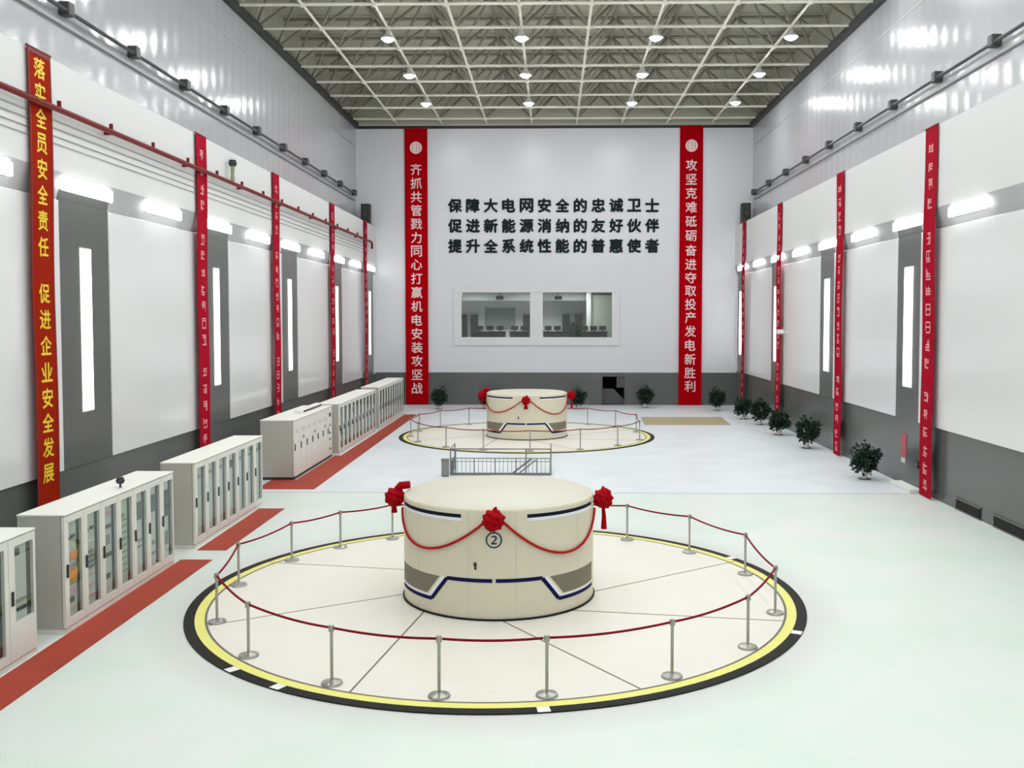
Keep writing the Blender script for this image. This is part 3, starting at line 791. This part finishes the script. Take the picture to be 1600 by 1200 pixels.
def rows(z0, z1, n, m, nm, h=0.05, fa=.1, fb=.9): return [(z0 + (z1-z0)*i/max(n-1, 1), z0 + (z1-z0)*i/max(n-1, 1) + h, fa, fb, m, nm) for i in range(n)]
S_A = [dict(inst=[(1.66,1.71,.08,.3,'inst_dark','switch'),(1.68,1.74,.5,.8,'inst_dark','switch'),(1.28,1.42,0,.98,'inst_orange','relay_module'),(1.14,1.2,.1,.95,'inst_grey','terminal_strip'),(.92,1.1,0,.98,'inst_orange','relay_module'),(.85,.92,.05,.95,'inst_yellow','relay_module'),(.62,.76,.05,.9,'inst_pink','relay_module'),(.5,.6,.2,.65,'inst_dark','switch')]),
       dict(inst=[(1.66,1.72,.1,.35,'inst_dark','switch'),(1.68,1.74,.55,.85,'inst_dark','switch'),(1.45,1.49,.1,.9,'inst_label','label_strip')] + rows(.95, 1.25, 4, 'inst_grey', 'terminal_strip', .035) + rows(.4, .8, 3, 'inst_pink', 'terminal_strip', .04)),
       dict(inst=[(1.55,1.62,.15,.85,'inst_dark','meter'),(1.22,1.42,.1,.75,'inst_grey','controller'),(.98,1.06,.1,.9,'inst_dark','meter'),(.55,.65,.25,.7,'inst_dark','switch'),(1.8,1.86,.1,.9,'inst_pink','label_strip')]),
       dict(inner='inner_green', inst=rows(.5, 1.55, 9, 'inst_grey', 'terminal_strip', .03) + [(1.62,1.7,.3,.6,'inst_grey','switch')]),
       dict(inner='inner_pale', inst=[(1.42,1.8,.15,1.0,'inst_screen','screen'),(.95,1.0,.2,.8,'inst_grey','terminal_strip'),(.82,.86,.2,.8,'inst_grey','terminal_strip')]),
       dict(inner='inner_pale', inst=[(1.45,1.82,.1,1.0,'inst_screen','screen'),(.72,.8,.2,.8,'inst_grey','terminal_strip'),(.5,.56,.2,.8,'inst_grey','terminal_strip')]),
       dict(inner='inner_pale', inst=[(1.2,1.8,.05,1.0,'inst_dark','controller'),(1.45,1.48,.05,1.0,'inst_label','label_strip'),(.55,.85,.2,.95,'inst_grey','meter')])]
S_B = [dict(inner='inner_pale' if k else 'inner', inst=[(1.7,1.78,.2,.9,'inst_grey','meter')] if k != 3 else [(1.6,1.8,.1,.9,'inst_dark','meter')]) for k in range(7)]
S_C = [dict(glass=False, dark_plinth=True, inst=[(1.62,1.75,.3,.75,'inst_label','label_plate')] + ([(1.35,1.45,.4,.6,'inst_grey','indicator')] if k % 2 else [])) for k in range(6)] + [dict(glass=False, dark_plinth=True, inst=[(1.7,1.85,.35,.65,'inst_dark','switch'),(1.3,1.4,.4,.6,'inst_grey','indicator'),(1.0,1.08,.4,.6,'inst_dark','switch'),(.75,.82,.3,.7,'inst_grey','indicator'),(.35,.42,.4,.6,'inst_dark','switch')])]
S_D = [dict(inner='inner_dark' if k % 3 else 'inner', inst=[(1.15,1.2,.1,.9,'inst_label','label_strip'),(1.0,1.12,.1,.9,'inst_dark','meter'),(.5,.56,.1,.9,'inst_grey','terminal_strip')] + ([(1.55,1.75,.2,.8,'inst_dark','screen')] if k % 2 else [])) for k in range(10)]
S_E = [dict(inner='inner_dark', inst=[(1.1,1.18,.1,.9,'inst_grey','meter'),(.6,.66,.1,.9,'inst_grey','terminal_strip')]) for k in range(10)]
S_0 = [dict(inner='inner_dark', win=(-.28, .28), inst=[(.8,.86,0,1,'inst_dark','meter'),(1.5,1.6,.1,.9,'inst_grey','meter')]),
       dict(inner='inner', winz=(0.72, 1.98), inst=[(1.8,1.9,.05,.5,'inst_dark','switch'),(1.0,1.06,.1,.9,'inst_grey','terminal_strip'),(.86,.92,.3,.9,'inst_dark','meter')])]
def bank(X, ya, yb, d, h, styles, nth, what, dy=0):
    w = (yb-ya)/len(styles)
    for k, st in enumerate(styles):
        yc = ya + w*(k+.5)
        t = thing('control_cabinet', 'grey %s cabinet, %s from the near end of the %s bank from the front' % (what, ORD[k], nth), 'cabinet', (X, yc, 0), 'cabinets of the %s bank' % nth)
        cabinet(w, d, h, st, t)
bank(-8.78, 14.3, 15.9, 0.85, 2.16, S_0, 'first', 'glass-door control')
bank(-8.76, 16.82, 21.76, 0.85, 2.18, S_A, 'second', 'glass-door control')
bank(-8.82, 23.23, 28.73, 0.85, 2.15, S_B, 'third', 'glass-door control')
bank(-9.1, 33.34, 39.14, 1.2, 2.12, S_C, 'fourth', 'plain-door control')
bank(-8.86, 39.4, 47.6, 0.95, 2.15, S_D, 'fifth', 'glass-door control')
bank(-8.82, 48.45, 56.3, 0.95, 2.2, S_E, 'sixth', 'glass-door control')
t = thing('security_camera', 'small black camera standing on top of the second cabinet bank', 'camera', (-9.0, 19.6, 2.18))
MB().tube([(-9.0, 19.6, 2.18), (-9.0, 19.6, 2.28)], 0.025, 8).build('camera_stand', 'dark_rail', t)
MB().lathe([(0, 2.26), (.07, 2.27), (.09, 2.33), (.06, 2.4), (0, 2.41)], 14, (-9.0, 19.6)).build('camera_head', 'black_steel', t, smooth=True)
t = thing('cable_duct', 'white cable duct lying on top of the fourth cabinet bank', 'cable duct', (-9.6, 37.5, 2.12))
MB().box(-9.75, 35.8, 2.12, -9.45, 39.0, 2.24).build('duct_body', 'cabinet_top', t, bevel=0.02)
MB().box(-9.449, 36.0, 2.14, -9.44, 38.8, 2.2).build('duct_slot', 'shade_slot', t)

# red rubber mats in front of the cabinets
for a, b, xa, nm in ((8.0, 22.17, -8.72, 'nearest, before the first and second cabinet banks'), (23.1, 28.25, -8.74, 'middle, before the third cabinet bank'), (31.5, 56.3, -9.04, 'longest, before the far cabinet banks')):
    mb = MB()
    if xa == -9.04:
        mb.prism([(-9.9, a), (-7.95, a), (-8.03, b), (-8.78, b), (-8.78, 39.3), (-9.04, 39.3), (-9.04, 33.3), (-9.9, 33.3)], 'z', 0.0, 0.012)
    else:
        mb.prism([(xa, a), (-8.02, a), (-8.02, b), (xa-.05, b)], 'z', 0.0, 0.012)
    tag(mb.build('rubber_mat', 'rubber_red'), 'red rubber floor mat, the ' + nm, 'floor mat', 'red rubber mats by the cabinets')
tag(MB().prism([(4.95, 51.1), (9.55, 51.1), (9.75, 54.95), (5.1, 54.95)], 'z', 0, 0.03).build('beige_floor_mat', 'beige_mat'), 'large beige floor mat by the back wall, right of the far pit cover', 'floor mat')

# ------------------------------------------------------------------ stair guard rail between the units
t = thing('stair_guard_rail', 'grey steel guard rail round a stair opening between the two drums', 'railing', (-2, 34.5, 0))
x0, x1, gy, yb = -3.7, -0.05, 34.5, 36.0
for x in (x0, x0+.18, -0.95, x1): MB().tube([(x, gy, 0), (x, gy, 0.97)], 0.024, 8).build('post', 'rail_steel', t)
MB().tube([(x0, gy, 0.96), (x1, gy, 0.96)], 0.024, 8).build('top_rail', 'rail_steel', t)
MB().tube([(x0, gy, 0.62), (x1, gy, 0.62)], 0.018, 8).build('mid_rail', 'rail_steel', t)
MB().tube([(x0, gy, 0.5), (x1, gy, 0.5)], 0.012, 8).build('mid_rail', 'rail_steel', t)
MB().box(x0, gy-.02, 0, x1, gy+.02, 0.09).build('toe_board', 'rail_steel', t)
for k in range(24):
    x = x0 + .1 + (x1-x0-.15)*k/23
    MB().tube([(x, gy, 0.08), (x, gy, 0.62)], 0.010 if k % 5 else 0.024, 6).build('baluster', 'rail_steel', t)
for x in (x0, x1):
    MB().tube([(x, yb, 0), (x, yb, 0.97)], 0.024, 8).build('post', 'rail_steel', t)
    MB().tube([(x, gy, 0.96), (x, yb, 0.96)], 0.022, 8).build('top_rail', 'rail_steel', t)
    MB().tube([(x, gy, 0.5), (x, yb, 0.5)], 0.014, 8).build('mid_rail', 'rail_steel', t)
    for k in range(9): MB().tube([(x, gy + (yb-gy)*(k+.5)/9, 0), (x, gy + (yb-gy)*(k+.5)/9, 0.5)], 0.010, 6).build('baluster', 'rail_steel', t)
MB().tube([(-1.45, gy+.05, 0.06), (-0.75, gy+.05, 0.6)], 0.035, 8).tube([(-1.2, gy+.08, 0.06), (-0.6, gy+.08, 0.55)], 0.025, 8).build('stair_handrail', 'rail_steel', t)
t = thing('control_box', 'short grey box standing at the left end of the stair guard rail', 'control box', (-3.87, 34.3, 0))
MB().box(-4.0, 34.15, 0.02, -3.74, 34.42, 0.58).build('box_body', 'inst_grey', t, bevel=0.02); MB().box(-4.01, 34.13, 0.58, -3.73, 34.44, 0.62).build('box_lid', 'rail_steel', t)
MB().box(-3.98, 34.17, 0, -3.76, 34.4, 0.02).build('box_foot', 'black_steel', t)

# ------------------------------------------------------------------ potted plants
def leaf_mesh(seed, rx, h0, h1, n):
    rnd = random.Random(seed); mb = MB(); bm = mb.bm
    for i in range(n):
        th = rnd.uniform(0, 2*math.pi); u = rnd.uniform(-1, 1); rr = (rnd.uniform(0.2, 1.0)**0.5)*(0.82 + 0.18*math.sin(3*th + seed) + 0.14*math.sin(5*u + 2*th))
        s = math.sqrt(1-u*u)
        p = Vector((rx*rr*s*math.cos(th), rx*rr*s*math.sin(th), (h0+h1)/2 + (h1-h0)/2*rr*u))
        if rnd.random() < 0.06: p.z += rnd.uniform(0.05, 0.22)
        d_ = Vector((s*math.cos(th)+rnd.uniform(-.5, .5), s*math.sin(th)+rnd.uniform(-.5, .5), u*.6+rnd.uniform(-.5, .7))).normalized()
        sd = d_.cross(Vector((rnd.uniform(-1, 1), rnd.uniform(-1, 1), rnd.uniform(-1, 1)))).normalized()
        L, W = rnd.uniform(.13, .22), rnd.uniform(.045, .075); up = sd.cross(d_)*0.02
        q = [p, p + d_*L*.45 + sd*W, p + d_*L - up, p + d_*L*.45 - sd*W, p + d_*L*.45 + up]
        v = [bm.verts.new(x) for x in q]
        bm.faces.new([v[0], v[1], v[4]]); bm.faces.new([v[1], v[2], v[4]]); bm.faces.new([v[2], v[3], v[4]]); bm.faces.new([v[3], v[0], v[4]])
    return mb
def plant(label, loc, seed, rx=0.48, h0=0.2, h1=1.22, n=620):
    t = thing('potted_shrub', label, 'potted plant', loc, 'potted shrubs along the walls')
    leaf_mesh(seed, rx, h0, h1, n).build('foliage', 'leaf', t, local=True)
    rnd = random.Random(seed)
    st = MB().tube([(0, 0, 0.2), (0.01, 0, 0.45), (0, 0.01, 0.9)], [.025, .02, .012], 6)
    for k in range(6):
        a = rnd.uniform(0, 6.28); st.tube([(0, 0, 0.4+.05*k), (rx*.6*math.cos(a), rx*.6*math.sin(a), 0.6+.1*k)], [.012, .006], 5)
    st.build('stem', 'stem', t, local=True)
    MB().lathe([(0, 0.02), (0.09, 0.02), (0.115, 0.23), (0.125, 0.23), (0.125, 0.26), (0.108, 0.26), (0.105, 0.225), (0, 0.225)], 20).build('pot', 'pot', t, smooth=True, local=True)
    MB().lathe([(0, 0.22), (0.106, 0.22), (0, 0.235)], 16).build('soil', 'soil', t, local=True)
    MB().lathe([(0, 0), (0.2, 0), (0.22, 0.02), (0.2, 0.022), (0, 0.02)], 20).build('saucer', 'saucer', t, local=True)
    return t
P0 = plant('dark green potted shrub by the right wall, nearest the camera', (11.1, 33.9, 0), 1)
P1 = plant('dark green potted shrub by the right wall, second from the camera', (11.2, 42.0, 0), 2, 0.52, 0.22, 1.36)
for src, loc, lab in ((P0, (11.1, 46.8, 0), 'dark green potted shrub by the right wall, third from the camera'),
                      (P1, (11.15, 51.3, 0), 'dark green potted shrub by the right wall, fourth from the camera'),
                      (P0, (10.85, 54.2, 0), 'dark green potted shrub by the right wall, fifth from the camera'),
                      (P1, (10.2, 59.2, 0), 'dark green potted shrub between the right back banner and the right wall'),
                      (P1, (5.95, 60.9, 0), 'dark green potted shrub against the back wall, right of the doorway'),
                      (P0, (1.6, 60.2, 0), 'dark green potted shrub at the back wall, behind the far drum\'s right edge'),
                      (P0, (-4.2, 60.4, 0), 'dark green potted shrub at the back wall, behind the far drum\'s left edge'),
                      (P1, (-7.1, 59.8, 0), 'dark green potted shrub at the back wall beside the left banner')):
    o = copy_tree(src); o.location = loc; o.rotation_euler[2] = random.Random(len(lab)+loc[0]).uniform(0, 6); o['label'] = lab
o = plant('green shrub in a pot inside the control room, seen through the window', (1.5, 66.0, 3.5), 7, 0.55, 0.5, 2.0, 500); del o['group']

# ------------------------------------------------------------------ small things on the right wall
XW = PR + 0.055
for k, (a, b) in enumerate(((28.55, 26.95), (26.1, 24.4), (23.5, 22.0))):
    t = thing('floor_level_vent', 'black vent opening at floor level in the right wall, %s from the camera' % ORD[2-k], 'vent', (XW, (a+b)/2, 0.05), 'vents low in the right wall')
    MB().box(XW-.03, b, 0.04, XW, a, 0.32).build('vent_recess', 'dark_void', t)
    MB().box(XW-.04, b-.04, 0.32, XW, a+.04, 0.36).box(XW-.04, b-.04, 0.0, XW, a+.04, 0.04).build('vent_frame', 'pilaster', t)
t = thing('fire_notice', 'small red and white notice on the right wall near the first shrub', 'sign', (XW, 32.9, 1.0))
MB().box(XW-.02, 32.65, 0.95, XW, 33.15, 1.75).build('notice_board', 'sign_red', t); MB().box(XW-.024, 32.72, 0.75, XW, 33.08, 0.92).build('notice_plate', 'inst_label', t)
t = thing('wall_socket', 'small dark socket box low on the right wall beside the nearest banner', 'socket', (XW, 31.6, 0.9))
MB().box(XW-.06, 31.5, 0.75, XW, 31.75, 1.0).build('socket_box', 'inst_dark', t, bevel=0.01); MB().tube([(XW-.07, 31.62, 0.87), (XW-.05, 31.62, 0.87)], 0.05, 10).build('socket_face', 'inst_grey', t)
t = thing('floor_threshold', 'low white threshold step at the right wall beside the nearest banner', 'step', (XW-.2, 31.9, 0))
MB().box(XW-.45, 31.1, 0, XW-.02, 33.0, 0.1).build('step_block', 'trim_white', t, bevel=0.02); MB().box(XW-.46, 31.1, 0.1, XW-.02, 33.0, 0.115).build('step_plate', 'cabinet_top', t)
t = thing('wall_camera', 'small white camera on the right wall beside the second banner from the back', 'camera', (PR, 49.0, 5.0))
MB().tube([(PR, 49.0, 5.0), (PR-.3, 49.0, 5.0)], 0.03, 8).build('camera_arm', 'trim_white', t); MB().box(PR-.55, 48.85, 4.92, PR-.25, 49.15, 5.14).build('camera_body', 'trim_white', t, bevel=0.03)
